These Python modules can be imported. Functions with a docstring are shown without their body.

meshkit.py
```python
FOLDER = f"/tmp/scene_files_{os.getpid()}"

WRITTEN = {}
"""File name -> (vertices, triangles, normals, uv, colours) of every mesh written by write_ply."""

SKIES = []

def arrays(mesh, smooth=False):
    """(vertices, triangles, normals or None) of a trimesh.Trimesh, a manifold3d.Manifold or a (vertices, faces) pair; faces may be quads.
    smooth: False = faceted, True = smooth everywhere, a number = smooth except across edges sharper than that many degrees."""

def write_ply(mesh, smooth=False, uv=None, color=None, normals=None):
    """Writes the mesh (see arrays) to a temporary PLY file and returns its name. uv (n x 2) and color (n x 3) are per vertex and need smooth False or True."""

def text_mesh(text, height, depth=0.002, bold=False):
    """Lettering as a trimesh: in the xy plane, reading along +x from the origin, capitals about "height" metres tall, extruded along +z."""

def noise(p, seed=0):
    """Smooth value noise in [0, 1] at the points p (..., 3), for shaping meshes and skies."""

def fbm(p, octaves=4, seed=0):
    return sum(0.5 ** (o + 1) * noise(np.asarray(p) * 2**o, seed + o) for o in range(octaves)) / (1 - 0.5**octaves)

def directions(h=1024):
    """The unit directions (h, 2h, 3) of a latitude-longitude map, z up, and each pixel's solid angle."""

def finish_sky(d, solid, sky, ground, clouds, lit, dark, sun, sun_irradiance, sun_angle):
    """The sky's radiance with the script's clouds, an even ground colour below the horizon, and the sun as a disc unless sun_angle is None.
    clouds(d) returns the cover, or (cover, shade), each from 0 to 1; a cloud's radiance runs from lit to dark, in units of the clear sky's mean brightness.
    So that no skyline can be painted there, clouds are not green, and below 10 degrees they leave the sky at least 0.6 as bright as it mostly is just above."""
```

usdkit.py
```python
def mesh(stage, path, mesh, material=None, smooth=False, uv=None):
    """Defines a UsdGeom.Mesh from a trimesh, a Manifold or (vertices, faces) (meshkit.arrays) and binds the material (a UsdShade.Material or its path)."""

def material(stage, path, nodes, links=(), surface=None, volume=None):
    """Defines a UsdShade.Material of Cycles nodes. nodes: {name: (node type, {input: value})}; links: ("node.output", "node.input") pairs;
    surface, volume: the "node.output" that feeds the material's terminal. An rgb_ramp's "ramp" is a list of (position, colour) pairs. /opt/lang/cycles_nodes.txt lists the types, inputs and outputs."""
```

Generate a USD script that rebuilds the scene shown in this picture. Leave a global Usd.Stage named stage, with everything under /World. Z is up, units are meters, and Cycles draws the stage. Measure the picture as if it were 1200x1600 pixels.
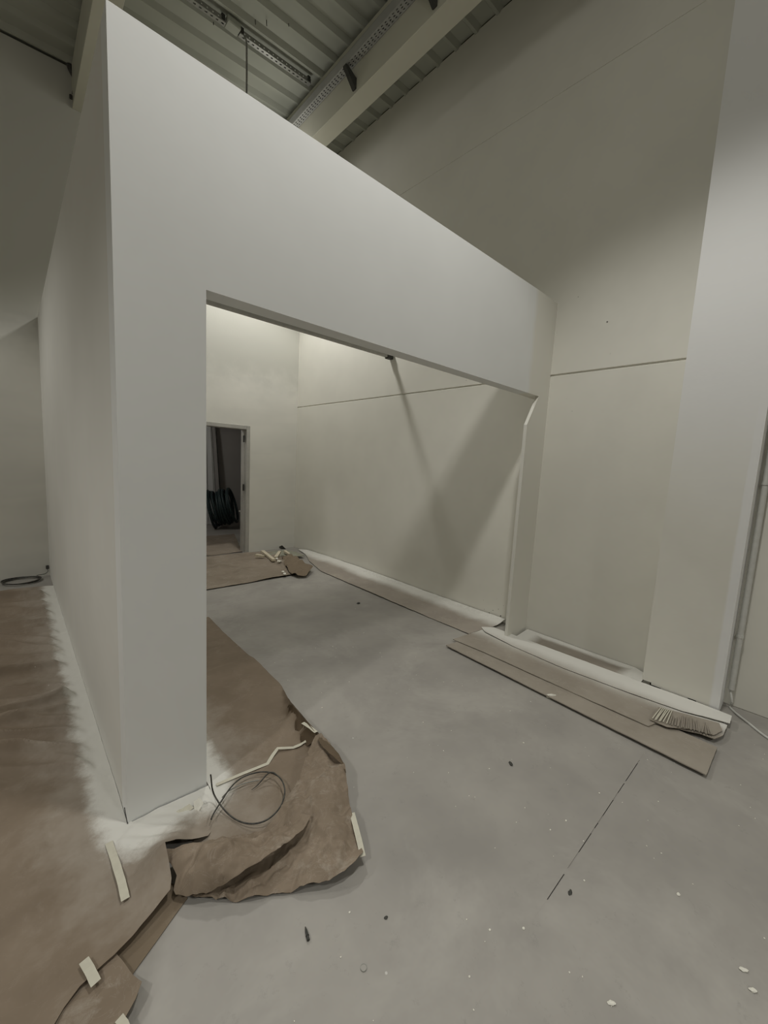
import math, random
import numpy as np, trimesh, usdkit, meshkit
import manifold3d as m3
from shapely.geometry import Polygon, Point, LineString
from shapely import contains_xy
from scipy.spatial import Delaunay
from scipy.interpolate import RBFInterpolator
from pxr import Usd, UsdGeom, UsdLux, UsdShade, Gf, Sdf

stage = Usd.Stage.CreateInMemory()
UsdGeom.SetStageUpAxis(stage, 'Z')
UsdGeom.SetStageMetersPerUnit(stage, 1.0)
world = UsdGeom.Xform.Define(stage, '/World')
UsdGeom.Scope.Define(stage, '/World/Looks')
random.seed(7)
RNG = np.random.default_rng(7)

# ------------------------------------------------------------------ camera
YAW, PITCH, ROLL, FPX, EYE = 0.750413, 0.119884, -0.0526216, 628.7, 1.5
_cy, _sy = math.cos(YAW), math.sin(YAW)
_f = np.array([_sy*math.cos(PITCH), _cy*math.cos(PITCH), -math.sin(PITCH)])
_r = np.array([_cy, -_sy, 0.0])
_d = np.cross(_f, _r)
_c, _s = math.cos(ROLL), math.sin(ROLL)
R = np.array([_c*_r + _s*_d, -_s*_r + _c*_d, _f])           # rows: right, down, forward
C0 = np.array([0, 0, EYE])
cam = UsdGeom.Camera.Define(stage, '/World/camera')
right, up, back = R[0], -R[1], -R[2]
cam.AddTransformOp().Set(Gf.Matrix4d(*right, 0, *up, 0, *back, 0, *C0, 1))
cam.CreateHorizontalApertureAttr(36.0)
cam.CreateVerticalApertureAttr(48.0)
cam.CreateFocalLengthAttr(36.0*FPX/1200)
cam.CreateFStopAttr(0.0)
cam.CreateClippingRangeAttr((0.05, 100.0))
cam.CreateExposureAttr(0.14)

def at(u, v, z=0.0):
    """The point at height z that a measured photograph point stands for."""
    d = R.T @ np.array([(u-600)/FPX, (v-800)/FPX, 1.0])
    p = C0 + (z-EYE)/d[2]*d
    return (float(p[0]), float(p[1]), float(z))

# ------------------------------------------------------------------ lamps of the hall (high-bay spots hung at 4.95 m), with added fill
def spot(name, x, y, z, power, angle, soft, radius=0.16, col=(1.0, 0.985, 0.945)):
    l = UsdLux.SphereLight.Define(stage, '/World/' + name)
    l.CreateRadiusAttr(radius); l.CreateIntensityAttr(power); l.CreateColorAttr(Gf.Vec3f(*col))
    l.CreateNormalizeAttr(True)
    s = UsdLux.ShapingAPI.Apply(l.GetPrim())
    s.CreateShapingConeAngleAttr(angle); s.CreateShapingConeSoftnessAttr(soft)
    l.AddTranslateOp().Set((x, y, z))
    return l
LP = 60.0
def lamp(n, x, y, z, k=1.0, angle=58, soft=.45, lift=.045):
    spot('hall_light' + n, x, y, z, LP*k, angle, soft)                      # the reflector's beam
    l = UsdLux.SphereLight.Define(stage, '/World/hall_fill' + n)              # and an added unshaped fill that lifts roof and upper walls
    l.CreateRadiusAttr(.11); l.CreateIntensityAttr(LP*k*lift); l.CreateColorAttr(Gf.Vec3f(1.0, .985, .945)); l.CreateNormalizeAttr(True)
    l.AddTranslateOp().Set((x, y, z))
lamp('', 1.27, 0.50, 4.95, 1.0, 57, .5)
lamp('_001', 2.40, 4.80, 4.90, .95, lift=.03)
lamp('_002', -3.3, 0.50, 4.95, 1.3, lift=.03)
lamp('_003', 1.27, -3.8, 4.95, 1.0)
lamp('_004', -3.3, -3.8, 4.95, 1.0, lift=.03)
lamp('_005', -2.4, 4.80, 4.90, .9, lift=.02)  # added lamp, no source seen; brightens the side and far-left walls

# ------------------------------------------------------------------ helpers
USED = {}
def path_for(name, parent):
    base = parent.GetPath().pathString if parent is not None else '/World'
    k = (base, name); n = USED.get(k, 0); USED[k] = n + 1
    return f'{base}/{name}' if n == 0 else f'{base}/{name}_{n:03d}'
def tag(p, label=None, cat=None, group=None, kind=None):
    for k, v in (('label', label), ('category', cat), ('group', group), ('kind', kind)):
        if v: p.SetCustomDataByKey(k, v)
    return p
def obj(name, mesh, mat, parent=None, smooth=False, **kw):
    m = usdkit.mesh(stage, path_for(name, parent), mesh, mat, smooth=smooth)
    return tag(m.GetPrim(), **kw)
def thing(name, loc=(0, 0, 0), parent=None, **kw):
    x = UsdGeom.Xform.Define(stage, path_for(name, parent))
    if any(loc): x.AddTranslateOp().Set(tuple(map(float, loc)))
    return tag(x.GetPrim(), **kw)
def cat(*ms):
    return trimesh.util.concatenate(list(ms))
def box(x0, x1, y0, y1, z0, z1):
    b = trimesh.creation.box((x1-x0, y1-y0, z1-z0)); b.apply_translation(((x0+x1)/2, (y0+y1)/2, (z0+z1)/2)); return b
def mbox(x0, x1, y0, y1, z0, z1):
    return m3.Manifold.cube((x1-x0, y1-y0, z1-z0)).translate((x0, y0, z0))
def bevel_box(x0, x1, y0, y1, z0, z1, r):
    pts = []
    for sx in (0, 1):
        for sy in (0, 1):
            for sz in (0, 1):
                c = np.array([x1 if sx else x0, y1 if sy else y0, z1 if sz else z0], float)
                i = np.array([-1 if sx else 1, -1 if sy else 1, -1 if sz else 1], float)*r
                for k in range(3):
                    q = c + i; q[k] = c[k]; pts.append(q)
    return trimesh.convex.convex_hull(np.array(pts))
def hull(pts):
    return trimesh.convex.convex_hull(np.array(pts, float))
def prism_xz(poly, y0, y1):
    """polygon in x,z extruded from y0 to y1"""
    m = trimesh.creation.extrude_polygon(Polygon(poly) if not isinstance(poly, Polygon) else poly, y1-y0, engine='earcut')
    v = m.vertices.copy(); m.vertices = np.c_[v[:, 0], y1 - v[:, 2], v[:, 1]]
    return m
def tube(pts, r, sides=8, smooth_n=0, closed=False):
    p = np.asarray(pts, float)
    if smooth_n:
        from scipy.interpolate import splprep, splev
        t, _ = splprep(p.T, s=0, per=closed, k=min(3, len(p)-1)); p = np.array(splev(np.linspace(0, 1, smooth_n), t)).T
    tg = np.gradient(p, axis=0); tg /= np.linalg.norm(tg, axis=1, keepdims=True) + 1e-12
    ref = np.array([0, 0, 1.0]) if abs(tg[0, 2]) < .9 else np.array([1.0, 0, 0])
    a = np.cross(tg[0], ref); a /= np.linalg.norm(a); A = []
    for t in tg:
        a = a - t*(a@t); a /= np.linalg.norm(a) + 1e-12; A.append(a)
    A = np.array(A); B = np.cross(tg, A)
    ang = np.arange(sides)*2*np.pi/sides
    rr = np.atleast_1d(np.asarray(r, float)); rr = np.interp(np.linspace(0, 1, len(p)), np.linspace(0, 1, len(rr)), rr) if len(rr) > 1 else np.full(len(p), rr[0])
    v = (p[:, None] + rr[:, None, None]*(np.cos(ang)[None, :, None]*A[:, None] + np.sin(ang)[None, :, None]*B[:, None])).reshape(-1, 3)
    n = len(p); F = []
    for i in range(n-1):
        for j in range(sides):
            k = (j+1) % sides
            F += [[i*sides+j, i*sides+k, (i+1)*sides+k], [i*sides+j, (i+1)*sides+k, (i+1)*sides+j]]
    v = np.vstack([v, p[0], p[-1]])
    for j in range(sides):
        k = (j+1) % sides
        F += [[n*sides, k, j], [n*sides+1, (n-1)*sides+j, (n-1)*sides+k]]
    m = trimesh.Trimesh(v, F, process=False); 
    return m
def densify(P, step):
    P = np.asarray(P, float); out = []
    for a, b in zip(P, np.roll(P, -1, axis=0)):
        n = max(1, int(np.linalg.norm((b-a)[:2])/step))
        out += [a + (b-a)*t for t in np.arange(n)/n]
    return np.array(out)
def sheet(boundary, inner=(), step=.02, thick=.002, extra=None, kernel='linear', rag=0.0, seed=1, flat=None):
    """A sheet of paper or board: a closed outline of 3D points, inner points that it passes through, and small relief from extra(x, y)."""
    B0 = np.asarray(boundary, float); B = densify(B0, step)
    if rag:
        q = np.c_[B[:, :2]*38, np.zeros(len(B))]
        B[:, 0] += rag*(meshkit.fbm(q, 3, seed) - .5); B[:, 1] += rag*(meshkit.fbm(q, 3, seed+9) - .5)
    pg = Polygon(B[:, :2])
    if not pg.is_valid: pg = pg.buffer(0)
    x0, y0, x1, y1 = pg.bounds
    gx, gy = np.meshgrid(np.arange(x0, x1, step), np.arange(y0, y1, step*.87)); gx[1::2] += step/2
    ins = pg.buffer(-step*.45); keep = contains_xy(ins, gx.ravel(), gy.ravel()) if not ins.is_empty else np.zeros(gx.size, bool)
    G = np.c_[gx.ravel(), gy.ravel()][keep]
    if flat is None:
        K = np.vstack([B0] + ([np.asarray(inner, float)] if len(inner) else []))
        K = K[np.unique(np.round(K[:, :2], 4), axis=0, return_index=True)[1]]
        f = RBFInterpolator(K[:, :2], K[:, 2], kernel=kernel, smoothing=0, degree=1 if kernel != 'linear' else 0)
        gz = f(G) if len(G) else np.zeros(0)
    else:
        gz = np.full(len(G), flat)
    V = np.vstack([B, np.c_[G, gz]])
    if extra is not None:
        V[:, 2] += extra(V[:, 0], V[:, 1])
    V[:, 2] = np.maximum(V[:, 2], thick + .0006)
    T = Delaunay(V[:, :2]).simplices
    c = V[T][:, :, :2].mean(1); T = T[contains_xy(pg, c[:, 0], c[:, 1])]
    a, b, cc = V[T[:, 0]], V[T[:, 1]], V[T[:, 2]]
    flip = np.cross((b-a)[:, :2], (cc-a)[:, :2]) < 0; T[flip] = T[flip][:, ::-1]
    n = len(V); W = V.copy(); W[:, 2] -= thick
    e = np.sort(np.vstack([T[:, [0, 1]], T[:, [1, 2]], T[:, [2, 0]]]), axis=1)
    d = np.vstack([T[:, [0, 1]], T[:, [1, 2]], T[:, [2, 0]]])
    _, inv, cnt = np.unique(e, axis=0, return_inverse=True, return_counts=True)
    rim = d[cnt[inv.ravel()] == 1]
    S = np.vstack([np.c_[rim[:, 1], rim[:, 0], rim[:, 0]+n], np.c_[rim[:, 1], rim[:, 0]+n, rim[:, 1]+n]])
    return trimesh.Trimesh(np.vstack([V, W]), np.vstack([T, T[:, ::-1]+n, S]), process=False)
def ribbon(pts, width, thick=.0012, seed=3):
    """tape: a strip through 3D points"""
    P = np.asarray(pts, float); out = []
    for a, b in zip(P[:-1], P[1:]):
        k = max(2, int(np.linalg.norm(b-a)/.012)); out += [a+(b-a)*t for t in np.arange(k)/k]
    P = np.array(out + [P[-1]])
    t = np.gradient(P, axis=0); t[:, 2] = 0; t /= np.linalg.norm(t, axis=1, keepdims=True) + 1e-9
    nrm = np.c_[-t[:, 1], t[:, 0], 0*t[:, 0]]
    w = width/2*(1 + .12*(meshkit.noise(P*60, seed)-.5))[:, None]
    L, Rr = P + nrm*w, P - nrm*w; n = len(P); dz = np.array([0, 0, thick])
    V = np.vstack([L, Rr, L-dz, Rr-dz]); F = []
    for i in range(n-1):
        F += [[i, n+i, i+1], [i+1, n+i, n+i+1], [2*n+i, 2*n+i+1, 3*n+i], [2*n+i+1, 3*n+i+1, 3*n+i],
              [i, i+1, 2*n+i], [i+1, 2*n+i+1, 2*n+i], [n+i, 3*n+i, n+i+1], [n+i+1, 3*n+i, 3*n+i+1]]
    F += [[0, 2*n, n], [n, 2*n, 3*n], [n-1, 2*n-1, 3*n-1], [2*n-1, 4*n-1, 3*n-1]]
    return trimesh.Trimesh(V, F, process=False)
from scipy.interpolate import LinearNDInterpolator
def facets(x, y, lx, ly, amp, seed, rot=0.0, pw=1.0):
    """the broken planes of creased paper: random heights joined by flat triangles of about lx by ly"""
    c, q = math.cos(rot), math.sin(rot)
    X, Y = (c*x+q*y)/lx, (-q*x+c*y)/ly
    r = np.random.default_rng(seed)
    i0, i1, j0, j1 = math.floor(X.min())-2, math.ceil(X.max())+2, math.floor(Y.min())-2, math.ceil(Y.max())+2
    gi, gj = np.meshgrid(np.arange(i0, i1+1), np.arange(j0, j1+1))
    P = np.c_[gi.ravel(), gj.ravel()] + r.uniform(-.46, .46, (gi.size, 2))
    h = r.random(gi.size)**pw
    return amp*LinearNDInterpolator(P, h)(X, Y)
def ridged(x, y, sx, sy, seed, pw=2.0):
    n = meshkit.fbm(np.c_[x*sx, y*sy, 0*x+seed*3.7], 3, seed)
    return (1 - np.abs(2*n - 1))**pw

# ------------------------------------------------------------------ materials
def mat(name, a, b=None, scale=4.0, rough=.85, bump=0.0, bscale=60.0, detail=4, extra=None, spec=.3, metal=0.0, lo=.35, hi=.65):
    """two-tone mottled surface by position; extra adds overlays: list of (mask nodes fn)"""
    b = b or a
    N = {'g': ('geometry', {}), 'n': ('noise_texture', {'scale': scale, 'detail': detail, 'roughness': .6}),
         'mr': ('map_range', {'from_min': lo, 'from_max': hi, 'to_min': 0, 'to_max': 1, 'clamp': True}),
         'm': ('mix', {'color1': a, 'color2': b}),
         'p': ('principled_bsdf', {'roughness': rough, 'specular_ior_level': spec, 'metallic': metal})}
    Lk = [('g.position', 'n.vector'), ('n.fac', 'mr.value'), ('mr.result', 'm.fac')]
    last = 'm.color'
    if extra:
        last = extra(N, Lk, last)
    Lk.append((last, 'p.base_color'))
    if bump:
        N['bn'] = ('noise_texture', {'scale': bscale, 'detail': 3})
        N['bp'] = ('bump', {'strength': bump, 'distance': .01})
        Lk += [('g.position', 'bn.vector'), ('bn.fac', 'bp.height'), ('bp.normal', 'p.normal')]
    return usdkit.material(stage, '/World/Looks/' + name, N, Lk, surface='p.BSDF')
def axis_mask(N, Lk, key, axis, lo, hi, namp=0.0, nscale=6.0):
    """0..1 mask that rises from lo to hi along a world axis, ragged by noise; returns its output"""
    if 'xyz' not in N:
        N['xyz'] = ('separate_xyz', {}); Lk.append(('g.position', 'xyz.vector'))
    src = f'xyz.{axis}'
    if namp:
        N[key+'n'] = ('noise_texture', {'scale': nscale, 'detail': 4, 'roughness': .65}); Lk.append(('g.position', key+'n.vector'))
        N[key+'s'] = ('math', {'math_type': 'multiply_add', 'value2': namp*2, 'value3': -namp}); Lk.append((key+'n.fac', key+'s.value1'))
        N[key+'a'] = ('math', {'math_type': 'add'}); Lk += [(src, key+'a.value1'), (key+'s.value', key+'a.value2')]
        src = key+'a.value'
    N[key] = ('map_range', {'range_type': 'smoothstep', 'from_min': lo, 'from_max': hi, 'to_min': 0, 'to_max': 1, 'clamp': True})
    Lk.append((src, key+'.value'))
    return key+'.result'
def combine(N, Lk, key, op, a, b):
    N[key] = ('math', {'math_type': op, 'use_clamp': op == 'add'}); Lk += [(a, key+'.value1'), (b, key+'.value2')]
    return key+'.value'
def over(N, Lk, key, last, mask, color):
    N[key] = ('mix', {'color2': color}); Lk += [(last, key+'.color1'), (mask, key+'.fac')]
    return key+'.color'
def specks(N, Lk, key, scale, size, color, last):
    N[key+'v'] = ('voronoi_texture', {'scale': scale, 'randomness': 1.0}); Lk.append(('g.position', key+'v.vector'))
    N[key+'t'] = ('map_range', {'from_min': size, 'from_max': size*.6, 'to_min': 0, 'to_max': 1, 'clamp': True}); Lk.append((key+'v.distance', key+'t.value'))
    N[key+'g'] = ('separate_color', {}); Lk.append((key+'v.color', key+'g.color'))
    N[key+'h'] = ('math', {'math_type': 'greater_than', 'value2': .72}); Lk.append((key+'g.r', key+'h.value1'))
    mk = combine(N, Lk, key+'k', 'multiply', key+'t.result', key+'h.value')
    return over(N, Lk, key, last, mk, color)

CREAM, CREAM2 = (.76, .745, .67), (.715, .70, .63)
COOL, COOL2 = (.78, .787, .768), (.745, .752, .733)
WHITE = (.68, .67, .62)
def _rw(N, Lk, last):
    return specks(N, Lk, 'sp', 7.0, .02, (.30, .29, .25), last)
M_RWALL = mat('cream_concrete_paint', CREAM, CREAM2, scale=1.6, rough=.8, bump=.05, bscale=40, extra=_rw)
def _bw(N, Lk, last):
    N['mp'] = ('mapping', {'scale': (1.2, 1, 5.0)}); Lk.append(('g.position', 'mp.vector'))
    N['sn'] = ('noise_texture', {'scale': .8, 'detail': 5, 'distortion': .6}); Lk.append(('mp.vector', 'sn.vector'))
    N['sr'] = ('map_range', {'from_min': .48, 'from_max': .66, 'to_min': 0, 'to_max': .55, 'clamp': True}); Lk.append(('sn.fac', 'sr.value'))
    mk = axis_mask(N, Lk, 'az', 'z', 2.35, 3.0, .45, 1.6)
    N['wk'] = ('math', {'math_type': 'multiply_add', 'value2': .85, 'value3': .18}); Lk.append((mk, 'wk.value1'))
    last = over(N, Lk, 'so', last, combine(N, Lk, 'wm', 'multiply', 'sr.result', 'wk.value'), (.44, .44, .42))
    return over(N, Lk, 'ou', last, mk, (.55, .545, .49))
M_BWALL = mat('patchy_wall_paint', (.77, .755, .69), (.72, .71, .65), scale=1.2, rough=.85, bump=.05, bscale=40, extra=_bw)
def _pf(N, Lk, last):
    mk = axis_mask(N, Lk, 'ax', 'x', 3.11, 3.20, .03, 5.0)
    return over(N, Lk, 'o', last, mk, (.735, .72, .65))
M_PART = mat('fresh_white_paint', COOL, COOL2, scale=1.3, rough=.7, bump=.03, bscale=30, extra=_pf)
M_PSIDE = mat('side_white_paint', (.73, .72, .67), (.69, .68, .63), scale=1.1, rough=.8, bump=.03, bscale=30)
def _col(N, Lk, last):
    a = axis_mask(N, Lk, 'az', 'z', 1.0, 2.2, .25, 2.0)
    b = axis_mask(N, Lk, 'ay', 'y', .325, .305, .006, 14.0)
    return over(N, Lk, 'o', last, combine(N, Lk, 'mx', 'maximum', a, b), (.79, .79, .775))
M_COL = mat('column_paint', CREAM, CREAM2, scale=1.5, rough=.8, bump=.05, bscale=40, extra=_col)
M_HALL = mat('hall_wall_paint', (.62, .61, .57), (.58, .57, .53), scale=1.0, rough=.85)
def _fl(N, Lk, last):
    last = specks(N, Lk, 'wp', 9.0, .05, (.55, .54, .50), last)
    N['bn2'] = ('noise_texture', {'scale': 1.1, 'detail': 6, 'roughness': .7, 'distortion': .4}); Lk.append(('g.position', 'bn2.vector'))
    N['br2'] = ('map_range', {'from_min': .50, 'from_max': .72, 'to_min': 0, 'to_max': .6, 'clamp': True}); Lk.append(('bn2.fac', 'br2.value'))
    last = over(N, Lk, 'bo', last, 'br2.result', (.45, .43, .39))
    N['fn'] = ('noise_texture', {'scale': 14, 'detail': 6, 'roughness': .8}); Lk.append(('g.position', 'fn.vector'))
    N['fr'] = ('map_range', {'from_min': .58, 'from_max': .72, 'to_min': 0, 'to_max': .42, 'clamp': True}); Lk.append(('fn.fac', 'fr.value'))
    return over(N, Lk, 'fo', last, 'fr.result', (.22, .215, .195))
M_FLOOR = mat('dusty_concrete', (.352, .334, .302), (.285, .270, .246), scale=1.8, rough=.6, bump=.04, bscale=80, extra=_fl, spec=.35)
M_ROOF = mat('painted_roof_sheet', (.40, .41, .35), (.36, .37, .315), scale=1.5, rough=.7)
M_BEAM = mat('painted_beam', (.55, .54, .45), (.52, .51, .42), scale=1.5, rough=.7)
M_TRAY = mat('grey_tray', (.37, .37, .345), (.33, .33, .31), scale=5, rough=.5)
M_DARK = mat('dark_metal', (.045, .045, .04), (.06, .06, .05), scale=20, rough=.6)
M_GALV = mat('galvanised', (.30, .30, .27), (.26, .26, .235), scale=12, rough=.4, metal=.3)
M_FRAME = mat('door_frame_grey', (.46, .45, .41), (.40, .39, .36), scale=6, rough=.5)
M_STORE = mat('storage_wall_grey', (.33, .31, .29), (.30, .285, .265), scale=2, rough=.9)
M_BOARD = mat('leaning_board_grey', (.62, .62, .60), (.56, .56, .54), scale=2, rough=.6)
M_HOSE = mat('dark_green_hose', (.018, .032, .034), (.03, .045, .045), scale=30, rough=.45)
M_CORD = mat('pale_cord', (.40, .42, .40), rough=.8)
M_CABLE = mat('black_cable', (.045, .043, .038), (.09, .087, .075), scale=60, rough=.5)
M_GCABLE = mat('grey_cable', (.30, .30, .27), (.22, .22, .20), scale=50, rough=.6)
M_WCABLE = mat('white_conduit', (.60, .60, .56), (.54, .54, .50), scale=20, rough=.5)
M_TAPE = mat('masking_tape', (.60, .575, .47), (.55, .525, .43), scale=30, rough=.8)
M_WOOD = mat('pale_offcut', (.62, .56, .43), (.55, .49, .37), scale=25, rough=.8)
M_WHITEBIT = mat('plaster_white', (.75, .73, .65), (.68, .66, .58), scale=40, rough=.9)
M_BROKEN_AND_SHADE = mat('broken_concrete_and_shade', (.05, .045, .04), (.11, .10, .085), scale=40, rough=.95)  # also serves as painted shade inside the column notches
KRAFT, KRAFT2 = (.245, .193, .140), (.200, .155, .110)
def kraft(name, overspray=None, dust=.22, a=KRAFT, b=KRAFT2):
    def ex(N, Lk, last):
        N['dn'] = ('noise_texture', {'scale': 7, 'detail': 8, 'roughness': .75, 'distortion': .5}); Lk.append(('g.position', 'dn.vector'))
        N['dr'] = ('map_range', {'from_min': .53, 'from_max': .75, 'to_min': 0, 'to_max': dust, 'clamp': True}); Lk.append(('dn.fac', 'dr.value'))
        last = over(N, Lk, 'do', last, 'dr.result', (.42, .38, .32))
        last = specks(N, Lk, 'ps', 16.0, .045, (.58, .55, .47), last)
        # thin pale lines where the paper has been creased
        N['cn'] = ('noise_texture', {'scale': 11, 'detail': 5, 'roughness': .6, 'distortion': 1.2}); Lk.append(('g.position', 'cn.vector'))
        N['cc'] = ('math', {'math_type': 'subtract', 'value2': .5}); N['ca'] = ('math', {'math_type': 'absolute'})
        N['cr'] = ('map_range', {'from_min': .014, 'from_max': .003, 'to_min': 0, 'to_max': dust*.16, 'clamp': True})
        Lk += [('cn.fac', 'cc.value1'), ('cc.value', 'ca.value1'), ('ca.value', 'cr.value')]
        last = over(N, Lk, 'co', last, 'cr.result', (.46, .42, .36))
        return overspray(N, Lk, last) if overspray else last
    return mat(name, a, b, scale=3.0, rough=.75, bump=.06, bscale=90, extra=ex, spec=.3)
def spray_corner(N, Lk, last):
    """white overspray on the paper beside the partition's end"""
    N['xyz'] = ('separate_xyz', {}); Lk.append(('g.position', 'xyz.vector'))
    def m(key, op, a, b):
        inp = {'math_type': op}
        for i, q in ((1, a), (2, b)):
            if isinstance(q, str): Lk.append((q, f'{key}.value{i}'))
            else: inp[f'value{i}'] = q
        N[key] = ('math', inp); return key + '.value'
    l = m('l', 'subtract', .285, 'xyz.x'); r = m('r', 'subtract', 'xyz.x', .595); fr = m('fr', 'subtract', 1.72, 'xyz.y')
    dx = m('dx2', 'maximum', m('dx1', 'maximum', l, r), 0.0); dy = m('dy2', 'multiply', m('dy1', 'maximum', fr, 0.0), .62)
    d = m('d', 'sqrt', m('q', 'add', m('qx', 'multiply', dx, dx), m('qy', 'multiply', dy, dy)), 0.0)
    N['on'] = ('noise_texture', {'scale': 5.0, 'detail': 6, 'roughness': .7}); Lk.append(('g.position', 'on.vector'))
    dn = m('dnn', 'add', d, m('os', 'multiply', m('oc', 'subtract', 'on.fac', .5), .16))
    N['om'] = ('map_range', {'range_type': 'smoothstep', 'from_min': .13, 'from_max': .06, 'to_min': 0, 'to_max': .95, 'clamp': True}); Lk.append((dn, 'om.value'))
    N['on3'] = ('noise_texture', {'scale': 3.0, 'detail': 5, 'roughness': .7}); Lk.append(('g.position', 'on3.vector'))
    dn2 = m('dn3', 'add', d, m('os3', 'multiply', m('oc3', 'subtract', 'on3.fac', .5), .6))
    N['om2'] = ('map_range', {'range_type': 'smoothstep', 'from_min': .34, 'from_max': .1, 'to_min': 0, 'to_max': .17, 'clamp': True}); Lk.append((dn2, 'om2.value'))
    last = over(N, Lk, 'oo2', last, 'om2.result', WHITE)
    return over(N, Lk, 'oo', last, 'om.result', WHITE)
M_KRAFT = kraft('kraft_paper_sprayed', spray_corner)
M_KRAFT_HEAP = kraft('kraft_paper_crumpled', None, dust=.8)
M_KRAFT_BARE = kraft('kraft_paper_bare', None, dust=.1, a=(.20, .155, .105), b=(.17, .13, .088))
M_KRAFT_SHADE = kraft('kraft_paper_shade', None, dust=.05, a=(.135, .098, .062), b=(.11, .08, .05))  # darkened brown that stands in for shade inside the turned paper
M_KRAFT_FAR = kraft('kraft_paper_dusty', None, dust=.6, a=(.27, .225, .175), b=(.225, .185, .14))
def spray_x(lo, hi, namp=.03, y2=None):
    def ex(N, Lk, last):
        mk = axis_mask(N, Lk, 'ax', 'x', lo, hi, namp, 4.0)
        last = over(N, Lk, 'o', last, mk, WHITE)
        return last
    return ex
CARD = (.335, .30, .25); CARD2 = (.285, .252, .207)
M_CARD = kraft('cardboard_brown', None, dust=.45, a=CARD, b=CARD2)
M_CARDW = kraft('cardboard_sprayed', spray_x(2.93, 3.17, .05), dust=.5, a=CARD, b=CARD2)
M_CARDIN = kraft('cardboard_along_wall', spray_x(3.26, 3.42, .06), dust=.8, a=(.36, .32, .27), b=(.31, .275, .235))
def _recess(N, Lk, last):
    a = axis_mask(N, Lk, 'ax', 'x', 3.42, 3.48, .02, 6.0)
    b = axis_mask(N, Lk, 'ay', 'y', .90, .80, .03, 6.0)
    c = axis_mask(N, Lk, 'ac', 'y', 1.50, 1.62, .03, 6.0)
    mk = combine(N, Lk, 'm2', 'maximum', combine(N, Lk, 'm1', 'maximum', a, b), c)
    return over(N, Lk, 'o', last, mk, WHITE)
M_CARDRE = kraft('cardboard_in_recess', _recess, dust=.3, a=(.30, .27, .225), b=(.26, .23, .19))
M_GREENB = mat('grey_green_board', (.30, .30, .24), (.26, .26, .20), scale=8, rough=.9)

# ------------------------------------------------------------------ the setting
XR, YB = 3.51, 5.98                      # faces of the right wall and the back wall
def roof_z(x): return 5.732 + .058*(x - XR)
# floor with its saw-cut joint: two slabs with a narrow recessed gap
fl = thing('floor', kind='structure')
J = .474
obj('slab', cat(box(-6.2, XR+.2, J+.0018, 9.2, -.12, 0)), M_FLOOR, fl)
obj('slab', cat(box(-6.2, XR+.2, -7.2, J-.0018, -.12, 0), box(XR+.2, 4.4, 5.9, 9.2, -.12, 0)), M_FLOOR, fl)
fill = [box(-6.2, 1.33, J-.0018, J+.0018, -.12, -.0002), box(2.40, XR+.2, J-.0018, J+.0018, -.12, -.0002)]
x = 1.33
while x < 2.40:
    w = RNG.uniform(.02, .09); e = min(x+w, 2.40)
    fill.append(box(x, e, J-.0018, J+.0018, -.12, -.0002 - RNG.choice([.0, .002, .008, .008]))); x = e
obj('joint_filler', cat(*fill), M_FLOOR, fl)
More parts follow.
